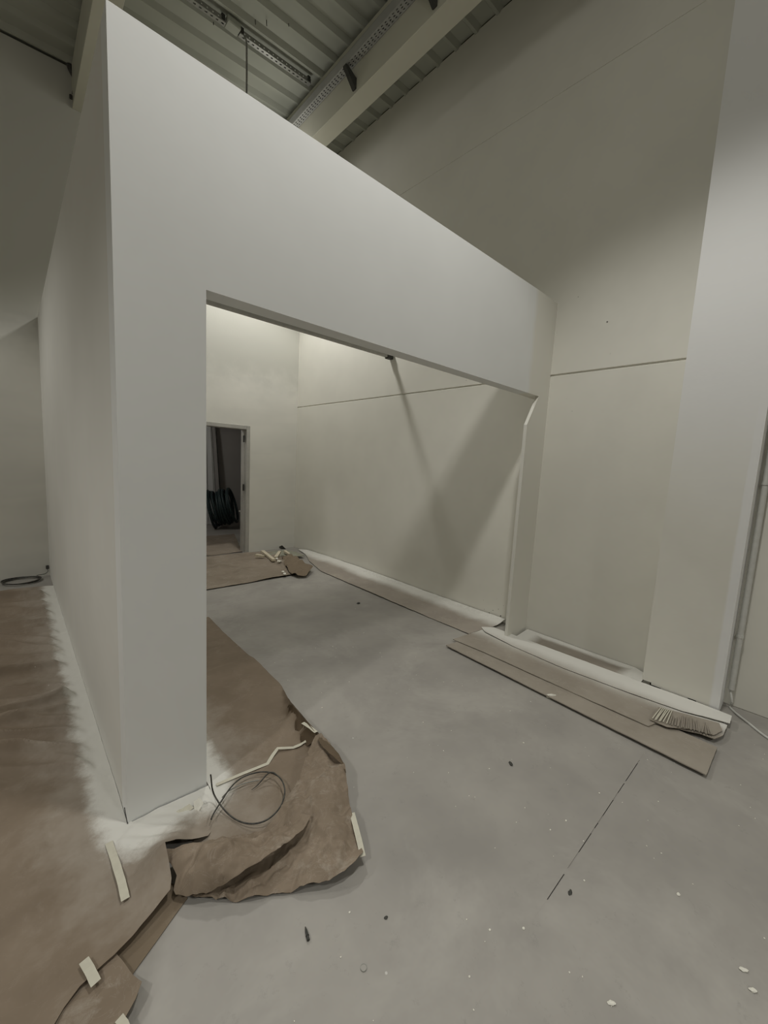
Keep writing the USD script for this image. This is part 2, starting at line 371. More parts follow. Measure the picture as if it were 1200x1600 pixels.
# right wall: concrete panels with recessed joints
wr = thing('wall_right', kind='structure')
G1, G2 = 2.338, 4.645
def panel(z0, z1, r):
    pr = [(XR+r, z0), (XR, z0+r), (XR, z1-r), (XR+r, z1), (XR+.14, z1), (XR+.14, z0)]
    m = trimesh.creation.extrude_polygon(Polygon(pr), 13.2, engine='earcut'); v = m.vertices.copy()
    m.vertices = np.c_[v[:, 0], 6.1 - v[:, 2], v[:, 1]]; return m
obj('panel', panel(0, G1-.007, .004), M_RWALL, wr)
obj('panel', panel(G1+.007, G2-.0015, .0015), M_RWALL, wr)
obj('panel', panel(G2+.0015, 5.710, .0015), M_RWALL, wr)
obj('joint_backing', cat(box(XR+.012, XR+.13, -7.1, 6.1, .01, 4.0), box(XR+.004, XR+.13, -7.1, 6.1, 4.0, 5.68)), M_RWALL, wr)
obj('gap_shade_strip', box(XR+.012, XR+.05, -7.1, 6.1, 5.70, 5.733), M_DARK, wr)  # added dark strip standing in for the shade above the wall top
# pits and chips in the concrete at the foot of the wall
pits = []
for y, z, s in [(1.99, .06, .012), (2.02, .12, .007), (2.08, .09, .008), (1.97, .17, .005), (2.12, .05, .009), (2.18, .07, .006), (2.2, .16, .005), (2.05, .22, .004), (2.0, .28, .004),
                (1.55, 2.95, .006), (1.42, 2.78, .004), (1.30, 2.70, .010), (1.47, 2.46, .004), (1.25, 2.45, .005), (1.63, 2.47, .004), (1.5, 2.02, .005), (1.56, 2.13, .004), (2.9, 2.52, .008), (2.62, 2.40, .006)]:
    s *= .6; c = trimesh.creation.icosphere(1, s); c.apply_scale((.2, 1, 1)); c.apply_translation((XR+.0004, y, z)); pits.append(c)
obj('surface_pit', cat(*pits), M_BROKEN_AND_SHADE, wr, kind='stuff')
# back wall with the door opening
DX0, DX1, DH = 1.86, 2.69, 1.945
outer = [(-6.1, 0), (XR, 0), (XR, 5.69), (-6.1, roof_z(-6.1)-.046)]
pb = Polygon(outer).difference(Polygon([(DX0, -1), (DX1, -1), (DX1, DH), (DX0, DH)]))
obj('wall_back', prism_xz(pb, YB, YB+.14), M_BWALL, kind='structure')
# the hall goes on behind and to the left of the camera
obj('wall_left', box(-6.2, -6.0, -7.1, YB, 0, 5.13), M_HALL, kind='structure')
obj('wall_rear', prism_xz([(-6.1, 0), (XR, 0), (XR, 5.69), (-6.1, roof_z(-6.1)-.046)], -7.2, -7.0), M_HALL, kind='structure')
# ceiling: trapezoid steel sheet, ribs along x, falling to the left
prof = []; y = -7.25
while y < 6.3:
    prof += [(y, 0), (y+.145, 0), (y+.178, -.042), (y+.207, -.042)]; y += .24
prof = np.array(prof); prof[:, 0] += .022
n = len(prof); V = []
for x in (-6.25, XR+.16):
    for yy, zz in prof: V.append((x, yy, roof_z(x)+zz))
for x in (-6.25, XR+.16):
    for yy, zz in prof: V.append((x, yy, roof_z(x)+zz+.003))
F = []
for i in range(n-1):
    F += [[i, n+i, i+1], [i+1, n+i, n+i+1], [2*n+i, 2*n+i+1, 3*n+i], [2*n+i+1, 3*n+i+1, 3*n+i]]
obj('ceiling', trimesh.Trimesh(V, F, process=False), M_ROOF, kind='structure')
# front partition with its wide opening
PT, PX0, OX0, OX1, OH = 1.72, .285, .592, 3.180, 2.137
outl = Polygon([(PX0, 0), (XR, 0), (XR, 2.938), (3.2, 2.943), (PX0, 2.912)])
opening = Polygon([(OX0, -1), (OX1, -1), (OX1, 1.884), (3.336, OH), (OX0, OH)])
pier_zone = Polygon([(OX1-.01, -1), (3.6, -1), (3.6, OH-.002), (OX1-.01, OH-.002)])
whole = outl.difference(opening)
obj('wall_middle', cat(prism_xz(whole.difference(pier_zone), PT, PT+.10), prism_xz(whole.intersection(pier_zone), PT, PT+.028)), M_PART, kind='structure')
# side partition running back to the rear wall
obj('wall_side', trimesh.creation.extrude_polygon(Polygon([(PT+.1, 0), (YB, 0), (YB, 2.88), (PT+.1, 2.912)]), .10, engine='earcut').apply_transform(
    np.array([[0, 0, 1, PX0], [1, 0, 0, 0], [0, 1, 0, 0], [0, 0, 0, 1.0]])), M_PSIDE, kind='structure')
# concrete column against the right wall, with broken patches at its foot
CX, CY0, CY1 = 3.29, .268, .70
colm = mbox(CX, XR, CY0, CY1, 0, 5.62)
notches = [(.645, .72, -.01, .05, .06), (.585, .66, -.01, .035, .05), (.385, .43, -.01, .04, .05), (.335, .39, -.01, .028, .05)]
for a, b, c, d, e in notches:
    colm = colm - mbox(CX-.01, CX+e, a, b, c, d)
colt = thing('column', kind='structure')
obj('shaft', colm, M_COL, colt)
obj('notch_shade', cat(*[box(CX+e-.012, CX+e+.004, a+.001, b-.001, 0.001, d-.001) for a, b, c, d, e in notches if b < .69]), M_BROKEN_AND_SHADE, colt)  # dark backing blocks stand in for the shade inside the notches

# ------------------------------------------------------------------ door opening and the storage room behind it
dr = thing('door_1', kind='structure')
jm = obj('jamb', cat(bevel_box(DX1-.045, DX1+.012, YB-.012, YB+.15, 0, DH+.012, .004), box(DX1-.062, DX1-.045, YB+.05, YB+.15, 0, DH-.05)), M_FRAME, dr)
obj('jamb', cat(bevel_box(DX0-.012, DX0+.045, YB-.012, YB+.15, 0, DH+.012, .004)), M_FRAME, dr)
obj('head', bevel_box(DX0+.045, DX1-.045, YB-.012, YB+.15, DH-.045, DH+.012, .004), M_FRAME, dr)
for z in (1.02, 1.76):
    obj('hinge', cat(trimesh.creation.cylinder(.008, .10, sections=10).apply_translation((DX1-.068, YB+.045, z)), box(DX1-.068, DX1-.06, YB+.02, YB+.05, z-.05, z+.05)), M_DARK, jm)
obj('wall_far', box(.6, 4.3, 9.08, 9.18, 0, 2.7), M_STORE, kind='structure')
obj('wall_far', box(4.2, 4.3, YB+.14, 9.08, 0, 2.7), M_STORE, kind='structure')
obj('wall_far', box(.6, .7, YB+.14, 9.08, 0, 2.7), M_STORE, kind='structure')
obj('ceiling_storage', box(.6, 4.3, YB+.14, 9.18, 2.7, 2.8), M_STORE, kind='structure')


spot('storage_fill', 1.5, 7.2, 2.62, 9.5, 89, 0.3)  # added fill, no lamp known here; brightens the storage room

# ================================================================== steel work under the roof
def beam(x0, x1, label):
    t = thing('steel_beam', label=label, cat='beam', group='roof beams')
    z0 = 5.13; zt = lambda x: roof_z(x) - .044
    obj('web', hull([(x, y, z) for y in (-7.0, YB) for x, z in ((x0, z0+.012), (x0, zt(x0)), (x1, z0+.012), (x1, zt(x1)))]), M_BEAM, t)
    obj('bottom_flange', bevel_box(x0-.004, x1+.004, -7.0, YB, z0, z0+.012, .003), M_BEAM, t)
    return t
beam(2.68, 2.865, 'cream painted steel roof beam beside the perforated cable tray')
beam(.66, .845, 'dim roof beam at the top left beyond the white partition corner')
# cable tray of perforated steel hung on the beam's side
tr = thing('cable_tray', label='grey perforated cable tray on brackets along the side of the roof beam', cat='cable tray')
ty0, ty1 = 1.6, YB-.02
X0, X1, TZ, TT = 2.600, 2.676, 5.388, 5.475
holes = []
k = 0
bottom = mbox(X0, X1, 2.0, ty1, TZ, TZ+.002)
hs = []
yy = 2.2
while yy < 5.6:
    for j, xx in enumerate((X0+.018, X0+.038, X0+.058)):
        hs.append(mbox(xx-.0045, xx+.0045, yy+.006*(j % 2), yy+.020+.006*(j % 2), TZ-.01, TZ+.02))
    yy += .048
bottom = bottom - m3.Manifold.batch_boolean(hs, m3.OpType.Add)
obj('tray_bottom', bottom, M_TRAY, tr)
obj('tray_side', box(X0-.002, X0, 2.0, ty1, TZ, TT), M_TRAY, tr)
obj('tray_side', box(X1-.001, X1+.001, 2.0, ty1, TZ, TT), M_TRAY, tr)
obj('lip', box(X0-.002, X0+.012, 2.0, ty1, TT-.002, TT), M_TRAY, tr)
for y in (2.58, 3.62, 5.3):
    b = hull([(x, yy + (.075 if z > 5.3 else 0), z) for yy in (y-.022, y+.022) for x, z in ((X0-.006, TZ-.003), (X0+.03, TZ-.003), (X1, 5.26), (X1, 5.165), (X1-.012, 5.16), (X0-.006, TZ-.02))])
    obj('bracket', b, M_DARK, tr, label='dark triangular bracket')
obj('cable_run', cat(*[tube([(X0+.02+.016*i, y, TZ+.014+.004*math.sin(y*3+i)) for y in np.linspace(2.05, ty1, 24)], .006, 6) for i in range(3)]), M_CABLE, tr)
# narrow perforated channel along the ribs, in two lengths, with a cover box between
RY = 4.335
def channel(x0, x1):
    za, zb = roof_z(x0)-.105, roof_z(x1)-.105
    L = x1-x0
    m = mbox(0, L, -.024, .024, 0, .042) - mbox(-1, L+1, -.0215, .0215, .003, .1)
    hh = [mbox(xx, xx+.022, -.007, .007, -.01, .02) for xx in np.arange(.03, L-.03, .05)]
    hh += [mbox(xx+.01, xx+.022, -.05, .05, .014, .026) for xx in np.arange(.03, L-.03, .05)]
    m = m - m3.Manifold.batch_boolean(hh, m3.OpType.Add)
    v = m.to_mesh(); P = v.vert_properties[:, :3].astype(float)
    return trimesh.Trimesh(np.c_[P[:, 0]+x0, P[:, 1]+RY, P[:, 2]+za+(zb-za)*P[:, 0]/L], v.tri_verts, process=False), za, zb
ch = thing('support_channel', label='narrow perforated steel channel in two lengths under the ribbed roof', cat='rail')
for x0, x1 in ((1.0, 1.665), (1.80, 2.594)):
    m, za, zb = channel(x0, x1)
    cp = obj('channel', m, M_GALV, ch)
    obj('channel_shade_strip', hull([(x, y, z) for x, z0 in ((x0, za), (x1, zb)) for y in (RY+.026, RY+.040) for z in (z0+.03, z0+.05)]), M_DARK, ch)  # dark strip standing in for the shaded gap below the roof
    for x in (x0+.015, x1-.03):
        zz = za + (zb-za)*(x-x0)/(x1-x0)
        obj('end_bracket', box(x-.012, x+.02, RY-.028, RY+.028, zz+.012, zz+.062), M_DARK, cp)
obj('cover_box', bevel_box(1.668, 1.797, RY-.06, RY+.045, roof_z(1.73)-.10, roof_z(1.73)-.043, .008), M_ROOF, ch)
pts = [(1.845, RY-.02, 5.53), (1.852, RY-.03, 5.515), (1.862, RY-.035, 5.44), (1.864, RY-.035, 5.30), (1.866, RY-.034, 5.05), (1.865, RY-.03, 4.7), (1.868, RY-.03, 4.25)]
obj('hanging_cable', tube(pts, .009, 8, 40), M_GCABLE, label='grey cable hanging from the roof channel behind the partition top', cat='cable')
t = thing('dark_cable_end', label='short dark cable hanging at the roof corner, top left', cat='cable')
obj('strand', tube([(.645, YB-.03, 5.53), (.65, YB-.03, 5.48), (.672, YB-.03, 5.42), (.672, YB-.035, 5.32), (.66, YB-.035, 5.255)], [.03, .02, .009, .008, .006], 8, 24), M_CABLE, t)
obj('plug', tube([(.645, YB-.035, 5.235), (.644, YB-.035, 5.20)], .014, 8), M_CABLE, t)
for x, y, ln, lab in ((1.98, 4.13, .05, 'dark wire end under the roof ribs, second from the beam'), (2.13, 3.98, .06, 'dark wire end under the roof ribs, nearest the beam'), (1.90, 4.20, .04, 'dark wire end under the roof, right beside the steel channel'), (1.60, 4.46, .06, 'dark wire end under the roof between channel and partition top')):
    z = roof_z(x) - .002
    obj('roof_tag', tube([(x, y, z), (x+.004, y+.004, z-ln*.5), (x+.002, y-.004, z-ln)], .0035, 6), M_CABLE,
        label=lab, cat='wire')
# tie bar across the opening's room, from wall to partition
tb = thing('tie_bar', label='thin steel bar just behind the lintel, ending at the right wall', cat='bar')
obj('bar', bevel_box(PX0+.10, XR-.002, 3.752, 3.792, 2.785, 2.842, .003), M_FRAME, tb)
obj('end_bracket', bevel_box(XR-.09, XR-.001, 3.742, 3.802, 2.772, 2.855, .004), M_DARK, tb, label='dark bracket fixing the bar to the wall')

# ================================================================== right corner: conduit, cables, rubble
cd = thing('conduit', label='white vertical pipe in the corner right of the column', cat='pipe')
pp = obj('pipe', tube([(3.462, .236, z) for z in np.linspace(.13, 5.6, 30)], .0165, 12), M_WCABLE, cd, smooth=50)
for z in (.5, 1.5, 2.5, 3.5):
    obj('clip', cat(trimesh.creation.annulus(.0155, .0195, .018).apply_translation((3.462, .236, z)), box(3.478, XR+.0, .229, .243, z-.007, z+.007)), M_WCABLE, pp)
pts = [(3.462, .236, .16), (3.458, .234, .10), (3.445, .222, .045), at(1140, 1102, .015), at(1152, 1116, .008), at(1170, 1130, .007), at(1187, 1144, .007), at(1204, 1156, .007), at(1240, 1180, .007), at(1300, 1215, .007)]
obj('floor_cable', tube(pts, .0068, 8, 60), M_WCABLE, label='pale cable running from the white pipe across the floor at the right edge', cat='cable')
rub = thing('rubble', label='small heap of broken plaster where the column meets the floor', cat='rubble')
for i in range(11):
    p = at(1112+RNG.uniform(-8, 10), 1098+RNG.uniform(-10, 8), .012)
    c = trimesh.creation.icosphere(1, RNG.uniform(.008, .018)); c.vertices *= 1+RNG.uniform(-.35, .35, (len(c.vertices), 1)); c.apply_translation((min(p[0], 3.275), p[1]-.01, .012))
    obj('lump', c, M_WHITEBIT if i % 3 else M_BROKEN_AND_SHADE, rub)

# ================================================================== cardboard along the right wall
def flat(px, z): return [at(u, v, z) for u, v in px]
def wav(ax, ay, amp, seed):
    return lambda x, y: amp*(meshkit.fbm(np.c_[x*ax, y*ay, 0*x], 3, seed)-.5)
SH = .016
bd = [(2.612, 1.955, SH+.004), (2.522, .212, SH+.006), (2.849, .212, SH), (2.93, 1.93, SH)]
obj('cardboard_strip', sheet(bd, step=.035, thick=.006, extra=wav(8, 3, .006, 3), rag=.004, seed=4), M_CARD,
    label='lowest long brown cardboard strip, nearest the camera, with lifted dark front edge', cat='cardboard')
bd = [(2.742, 1.985, .027), (2.758, 1.70, .025), (2.742, 1.0, .025), (2.735, .52, .026), (2.80, .50, .028), (2.90, .30, .028), (2.905, .235, .03), (3.00, .205, .03), (3.145, .206, .026), (3.20, .40, .024), (3.19, 1.95, .024), (3.0, 1.965, .025)]
obj('cardboard_strip', sheet(bd, step=.03, thick=.005, extra=wav(10, 3, .006, 6), rag=.006, seed=7), M_CARDW,
    label='brown cardboard strip with a torn right end lying on the lowest strip', cat='cardboard')
bd = [(3.150, 1.972, .042), (3.250, 1.905, .038), (3.262, 1.2, .036), (3.272, .72, .036), (3.280, .40, .038), (3.268, .20, .040), (3.155, .196, .040), (3.125, .30, .037), (3.085, .42, .032), (3.05, .70, .031), (3.02, 1.15, .031), (3.05, 1.6, .031), (3.10, 1.9, .036)]
obj('cardboard_strip', sheet(bd, step=.03, thick=.003, extra=wav(9, 4, .004, 11), rag=.006, seed=9), M_CARDW,
    label='top cardboard strip sprayed white along its wall side, in front of the column', cat='cardboard')
fb = thing('torn_corrugated_piece', label='torn piece of cardboard showing pale corrugation ridges', cat='cardboard')
bd = [(2.80, .53, .036), (2.985, .53, .043), (3.03, .42, .044), (3.10, .24, .042), (3.02, .215, .040), (2.93, .24, .038), (2.90, .33, .038), (2.80, .44, .036)]
obj('liner', sheet(bd, step=.02, thick=.003, rag=.006, seed=12), M_CARD, fb)
P0, P1 = np.array([2.806, .528]), np.array([2.80, .446])
for i in range(24):
    t = i/23
    a = np.array([2.802+.105*t**1.2, .522-.27*t]); b = np.array([2.985+.07*t, .515-.21*t]) if t < .85 else np.array([3.04, .30])
    a = a + RNG.uniform(-.006, .006, 2); L = 1.0 if i < 7 else RNG.uniform(.45, .95)
    b = a + (b-a)*L
    z = .0475 + .003*RNG.random()
    obj('flute', tube([(*a, z-.004), (*(a*.5+b*.5), z), (*b, z-.001)], [.0030, .0036, .0026], 6, 8), M_TAPE if i < 7 else M_CARD, fb)
bd = [(3.305, 1.70, .010), (3.500, 1.695, .030), (3.503, 1.2, .026), (3.503, .80, .028), (3.47, .715, .02), (3.285, .712, .010), (3.30, 1.2, .008)]
obj('cardboard_strip', sheet(bd, [(3.40, 1.2, .010), (3.40, .9, .010), (3.40, 1.5, .010)], step=.03, thick=.004, extra=wav(9, 5, .004, 14), rag=.003, seed=15), M_CARDRE,
    label='cardboard tucked between the column and the doorway pier, white at the wall', cat='cardboard')
bd = [(3.36, 5.36, .012), (3.19, 4.99, .012), (3.03, 4.44, .014), (3.0, 3.2, .012), (2.99, 1.99, .012), (3.22, 1.96, .012), (3.37, 1.935, .02), (3.498, 1.93, .05), (3.502, 3.0, .045), (3.502, 4.2, .06), (3.502, 5.0, .05), (3.495, 5.55, .04), (3.44, 5.72, .02)]
obj('cardboard_strip', sheet(bd, [(3.40, 2.2, .014), (3.40, 3, .016), (3.40, 4, .014), (3.38, 5, .014), (3.2, 3, .013), (3.2, 4.2, .013)], step=.04, thick=.004, extra=wav(7, 4, .010, 17), rag=.012, seed=18), M_CARDIN,
    label='long cardboard strip along the foot of the right wall inside the opening', cat='cardboard')
# ================================================================== paper and scraps at the back of the inner room
bd = [(1.20, 4.40, .006), (1.56, 4.462, .012), (2.0, 4.46, .010), (2.30, 4.468, .022), (2.596, 4.474, .016), (2.75, 4.50, .02), (2.95, 4.62, .03), (3.02, 5.0, .03), (3.05, 5.35, .02), (2.95, 5.60, .012), (2.80, 5.86, .01), (2.65, 5.95, .006), (1.90, 5.96, .006), (1.20, 5.90, .006)]
obj('kraft_paper', sheet(bd, [(2.2, 5.2, .008), (1.8, 5.2, .008), (2.6, 5.3, .008)], step=.035, thick=.002, rag=.02, seed=31,
    extra=lambda x, y: (facets(x, y, .28, .16, .045, 32, .3, 2)+facets(x, y, .10, .07, .018, 33))*np.clip((y-4.40)/.5, .12, 1)*np.clip((6.05-y)/.4, .1, 1)), M_KRAFT_FAR, label='dusty wrinkled brown paper on the floor in front of the doorway', cat='paper')
bd = [(1.88, 6.02, .004), (2.62, 6.02, .004), (2.9, 6.9, .004), (3.1, 7.5, .004), (1.7, 7.5, .004)]
obj('kraft_paper', sheet(bd, step=.06, thick=.002, rag=.02, seed=33, extra=lambda x, y: .012*ridged(x, y, 3, 4, 34, 3)), M_KRAFT_FAR, label='brown paper on the floor beyond the doorway', cat='paper')
# turned-up crumpled corner of cardboard
bd = [at(440, 869, .062), at(456, 866, .10), at(474, 878, .095), at(489, 886, .07), at(479, 898, .045), at(466, 900, .04), at(452, 892, .06), at(444, 880, .065)]
obj('crumpled_cardboard', sheet(bd, [at(460, 878, .09), at(470, 888, .075), at(455, 884, .08)], step=.02, thick=.003, rag=.008, seed=36,
    extra=lambda x, y: facets(x, y, .10, .08, .045, 37)-.02), M_KRAFT_BARE, label='crumpled turned-up cardboard corner at the end of the dusty brown paper', cat='cardboard')
bd = flat([(410, 866), (424, 861), (446, 859), (462, 862), (476, 868), (462, 869), (440, 868), (425, 872)], .045)
obj('board_offcut', sheet(bd, step=.05, thick=.008, rag=.01, seed=39, flat=.045), M_GREENB, label='grey-green board offcut in the far corner of the inner room', cat='board')
for k, (a, b, w, lab) in enumerate([((400, 867), (412, 869), .05, 'short pale wood offcut, leftmost by the doorway'), ((410, 861), (428, 875), .055, 'longest pale wood offcut pointing at the crumpled cardboard'),
        ((431, 871), (437, 862), .05, 'pale stub of wood standing across the longest offcut'), ((445, 861), (452, 866), .04, 'small pale stick nearest the room corner')]):
    A, B = np.array(at(*a, .085)), np.array(at(*b, .085+.03*(k == 2))); d = B-A; L = np.linalg.norm(d); d /= L; nn = np.array([-d[1], d[0], 0]); 
    c = hull([p+nn*sx*w/2*q+np.array([0, 0, sz]) for p, q in ((A, 1), (B, .8)) for sx in (-1, 1) for sz in (-.018, .012)])
    obj('wood_offcut', c, M_WOOD, label=lab, cat='wood')
cr = thing('plaster_crumbs', label='white crumbs between the pale offcuts and the crumpled cardboard', cat='crumbs')
for i in range(9):
    p = at(*((435+RNG.uniform(-6, 8), 876+RNG.uniform(-4, 5)) if i < 6 else (446+RNG.uniform(-4, 6), 895+RNG.uniform(-2, 2))), 0.082 if i < 6 else .05)
    c = trimesh.creation.icosphere(1, RNG.uniform(.014, .026)); c.vertices *= 1+RNG.uniform(-.3, .3, (len(c.vertices), 1)); c.apply_scale((1, 1, .6)); c.apply_translation(p)
    obj('crumb', c, M_WHITEBIT, cr)
bd = [at(434, 855, .01), at(441, 852, .09), at(447, 858, .04), at(440, 858, .01)]
obj('dark_plastic_scrap', sheet(bd, [], step=.03, thick=.003, rag=.01, seed=41), M_DARK, label='dark scrap leaning at the foot of the rear wall corner', cat='scrap')

# ================================================================== storage room beyond the door
hz = thing('hose_coil', label='thick dark green coiled hose standing in the storage room', cat='hose')
cen = np.array([3.16, 8.27, .435]); axd = np.array([.86, -.46, .22]); axd /= np.linalg.norm(axd)
e1 = np.cross(axd, [0, 0, 1]); e1 /= np.linalg.norm(e1); e2 = np.cross(e1, axd)
rr = np.random.default_rng(3)
for k in range(9):
    th = np.linspace(0, 2*np.pi, 60); off = (k-4)*.052; rad = .36 + .02*rr.normal() - .02*abs(k-4)/4
    ph = rr.uniform(0, 6)
    P = cen + axd*off + rad*(np.cos(th)[:, None]*e1 + np.sin(th)[:, None]*e2) + axd*(.02*np.sin(th+ph))[:, None]
    obj('loop', tube(P, .026, 8), M_HOSE, hz, smooth=60)
P = [cen+axd*-.27+e1*a+e2*b for a, b in ((.06, .36), (.10, .1), (.16, -.22))]
obj('tie_cord', tube(P, .006, 6, 16), M_CORD, hz, label='pale cord across the coil')
for k, (x, yb, w, lean, lab, mm, th) in enumerate([(3.03, 8.76, .05, .02, 'narrow pale strip leaning leftmost in the storage room', M_BOARD, .012), (3.14, 8.78, .13, .03, 'wide pale panel leaning in the storage room behind the hose', M_BOARD, .015),
        (3.235, 8.80, .028, .03, 'thin white rod leaning right of the wide pale panel', M_WCABLE, .02), (3.31, 8.82, .10, .03, 'grey panel leaning right of the thin white rod', M_STORE, .012), (3.39, 8.84, .022, .03, 'dark rod leaning at the right of the grey panel', M_DARK, .02)]):
    b = bevel_box(-w/2, w/2, -th/2, th/2, 0, 2.45, .003)
    b.apply_transform(trimesh.transformations.rotation_matrix(-math.atan(lean/2.4*4), (1, 0, 0))); b.apply_transform(trimesh.transformations.rotation_matrix(-.02-.01*k, (0, 1, 0)))
    b.apply_translation((x, yb, .004)); obj('leaning_panel', b, mm, label=lab, cat='panel')
bn = thing('pale_box', label='low pale box half hidden behind the door jamb', cat='box')
obj('box_body', bevel_box(3.42, 3.72, 7.72, 8.0, .12, .36, .006), M_STORE, bn)
obj('leg', box(3.45, 3.49, 7.74, 7.78, .002, .12), M_DARK, bn)
obj('leg', box(3.65, 3.69, 7.74, 7.78, .002, .12), M_DARK, bn)
obj('rim', bevel_box(3.40, 3.74, 7.70, 8.02, .36, .39, .006), M_WHITEBIT, bn)

# ================================================================== brown floor paper on the left, and the crumpled heap
def wr_left(x, y):
    far = np.clip((y-2.0)/.9, 0, 1)
    z = 0*x
    for k, (va, vb, h) in enumerate([(940, 931, .8), (952, 945, .7), (957, 962, .7), (984, 971, .9), (995, 990, .7), (1003, 1006, .7), (1014, 1018, .8), (1034, 1027, .9), (1064, 1043, 1.2), (1082, 1074, .6), (1104, 1092, .6), (1128, 1096, 1.1), (1143, 1118, 1.0), (1137, 1131, .7), (1156, 1150, .7), (1178, 1176, 1.0), (1172, 1193, .8), (1212, 1206, .7)]):
        A, B = np.array(at(-6, va)[:2]), np.array(at(98, vb)[:2]); d = B-A; d /= np.linalg.norm(d)
        t = (np.c_[x, y]-A) @ d; n = (np.c_[x, y]-A) @ np.array([-d[1], d[0]]) + .03*(meshkit.fbm(np.c_[t*4, 0*t+k, 0*t], 2, 80+k)-.5)
        w = .011*max(A[1], 1.6)**1.1
        n = np.where(n > 0, n, -1.9*n); prof = np.exp(-(np.sqrt(n*n + .014**2) - .014)/w)
        z = z + .020*h*max(A[1], 1.6)**.9*prof*np.clip((.235-x)/.07, .0, 1)*np.clip((t+1.2)/1.0, .2, 1)*(.45+.9*meshkit.noise(np.c_[t*3, 0*t+k*3.3, 0*t], 90+k))
    z = z + facets(x, y, .13, .10, .016, 53, .5, 1.5)*(1-.5*far) + facets(x, y, .035, .03, .0025, 56)
    # folds running from the corner to the tape
    q = np.clip(1-np.abs(y-1.56-.25*(x-.28))/.16, 0, 1)*np.clip((x-.20)/.05, 0, 1)*np.clip((.47-x)/.08, 0, 1)
    return z + .012*q*(.5+.5*np.sin((y+.9*x)*95))
bd = [(-2.4, .30, .003), at(60, 1650, .006), at(100, 1580, .010), at(125, 1546, .014), at(155, 1516, .020), at(178, 1495, .028), at(207, 1463, .034), at(240, 1424, .038), at(266, 1392, .044),
      at(268, 1375, .055), at(264, 1350, .075), at(258, 1322, .100), at(275, 1316, .078), at(300, 1313, .050), at(325, 1307, .022), at(338, 1290, .012), at(341, 1266, .006), (.597, 1.712, .004), (.30, 1.716, .008), (.2835, 1.75, .008), (.2840, 2.2, .008), (.2840, 3.0, .008), (.2840, 5.44, .008), (.1, 5.50, .012), (-.5, 5.48, .012), (-2.4, 5.5, .01)]
inn = [at(160, 1450, .006), at(200, 1400, .008), at(215, 1360, .008), at(235, 1330, .02), at(225, 1420, .020), at(180, 1470, .016), at(250, 1290, .010), at(290, 1280, .014), at(305, 1290, .016), at(270, 1300, .018), at(120, 1500, .008), at(60, 1400, .004), (-1, 2, .004), (-1, 4, .004), (0, 3, .004), (.2, 2.6, .006), (.1, 1.9, .004), (.2, 5, .006)]
obj('kraft_paper', sheet(bd, inn, step=.0115, thick=.0015, extra=wr_left, rag=.001, seed=54), M_KRAFT, smooth=28,
    label='large brown floor paper left of the partition, sprayed white along the wall', cat='paper')
# strip of paper left lying below the lifted edge, and the lobe at the bottom
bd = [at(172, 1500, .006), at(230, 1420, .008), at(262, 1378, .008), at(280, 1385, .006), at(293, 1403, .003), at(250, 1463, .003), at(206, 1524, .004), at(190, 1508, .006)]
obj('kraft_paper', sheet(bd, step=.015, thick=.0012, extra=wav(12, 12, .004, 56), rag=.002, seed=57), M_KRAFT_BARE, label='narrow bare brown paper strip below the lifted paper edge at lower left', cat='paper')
bd = [at(60, 1690, .004), at(70, 1600, .006), at(120, 1535, .008), at(160, 1508, .012), at(181, 1492, .016), at(195, 1507, .016), at(207, 1523, .018), at(222, 1535, .036), at(212, 1560, .036), at(197, 1590, .030), at(190, 1625, .03), at(170, 1690, .02)]
obj('kraft_paper', sheet(bd, [at(150, 1560, .010), at(110, 1600, .006)], step=.013, thick=.0012, extra=lambda x, y: facets(x, y, .05, .035, .008, 58), rag=.003, seed=59), M_KRAFT_HEAP, smooth=50,
    label='brown paper flap at the bottom left edge of the picture', cat='paper')
# paper inside the opening
bd = [(.605, 3.75, .006), at(326, 966, .012), at(349, 989, .012), at(372, 1010, .012), at(415, 1049, .016), at(440, 1073, .030), at(449, 1090, .055), at(455, 1099, .085), at(468, 1114, .095), at(482, 1130, .105), at(498, 1146, .110),
      at(502, 1158, .10), at(494, 1166, .055), at(482, 1200, .02), at(465, 1240, .01), at(430, 1290, .008), at(385, 1318, .008), at(335, 1338, .006), at(286, 1345, .006), at(300, 1318, .003), at(333, 1264, .003), (.600, 1.70, .004), (.602, 1.83, .004)]
inn = [at(443, 1103, .008), at(450, 1120, .006), at(462, 1142, .006), at(472, 1160, .008), at(440, 1090, .018), at(425, 1100, .022), at(440, 1130, .014), at(400, 1100, .012), at(380, 1060, .014), at(395, 1060, .028), at(350, 1030, .006), at(360, 1100, .006), at(400, 1150, .006),
       at(310, 1310, .010), at(360, 1180, .006), at(450, 1185, .012), at(458, 1172, .020), at(440, 1200, .012), at(400, 1240, .008), at(370, 1280, .014), at(345, 1295, .028), at(410, 1275, .008), at(478, 1178, .012), (.8, 3.0, .006), (.9, 2.4, .006), (1.1, 2.8, .02), (1.0, 2.2, .02)]
obj('kraft_paper', sheet(bd, inn, step=.012, thick=.0012, extra=lambda x, y: facets(x, y, .22, .35, .022, 61, -.35, 1.5)*np.clip((y-1.6)/.3, .15, 1) + facets(x, y, .05, .05, .004, 60), rag=.003, seed=62), M_KRAFT, smooth=50,
    label='brown paper spread through the opening beside the left pier', cat='paper')
pin = stage.GetPrimAtPath('/World/kraft_paper_005')
bd = [at(447, 1108, .020), at(451, 1101, .060), at(457, 1102, .098), at(470, 1117, .106), at(484, 1133, .114), at(494, 1146, .118), at(490, 1158, .085), at(481, 1165, .045), at(473, 1164, .020), at(462, 1143, .014), at(452, 1123, .014)]
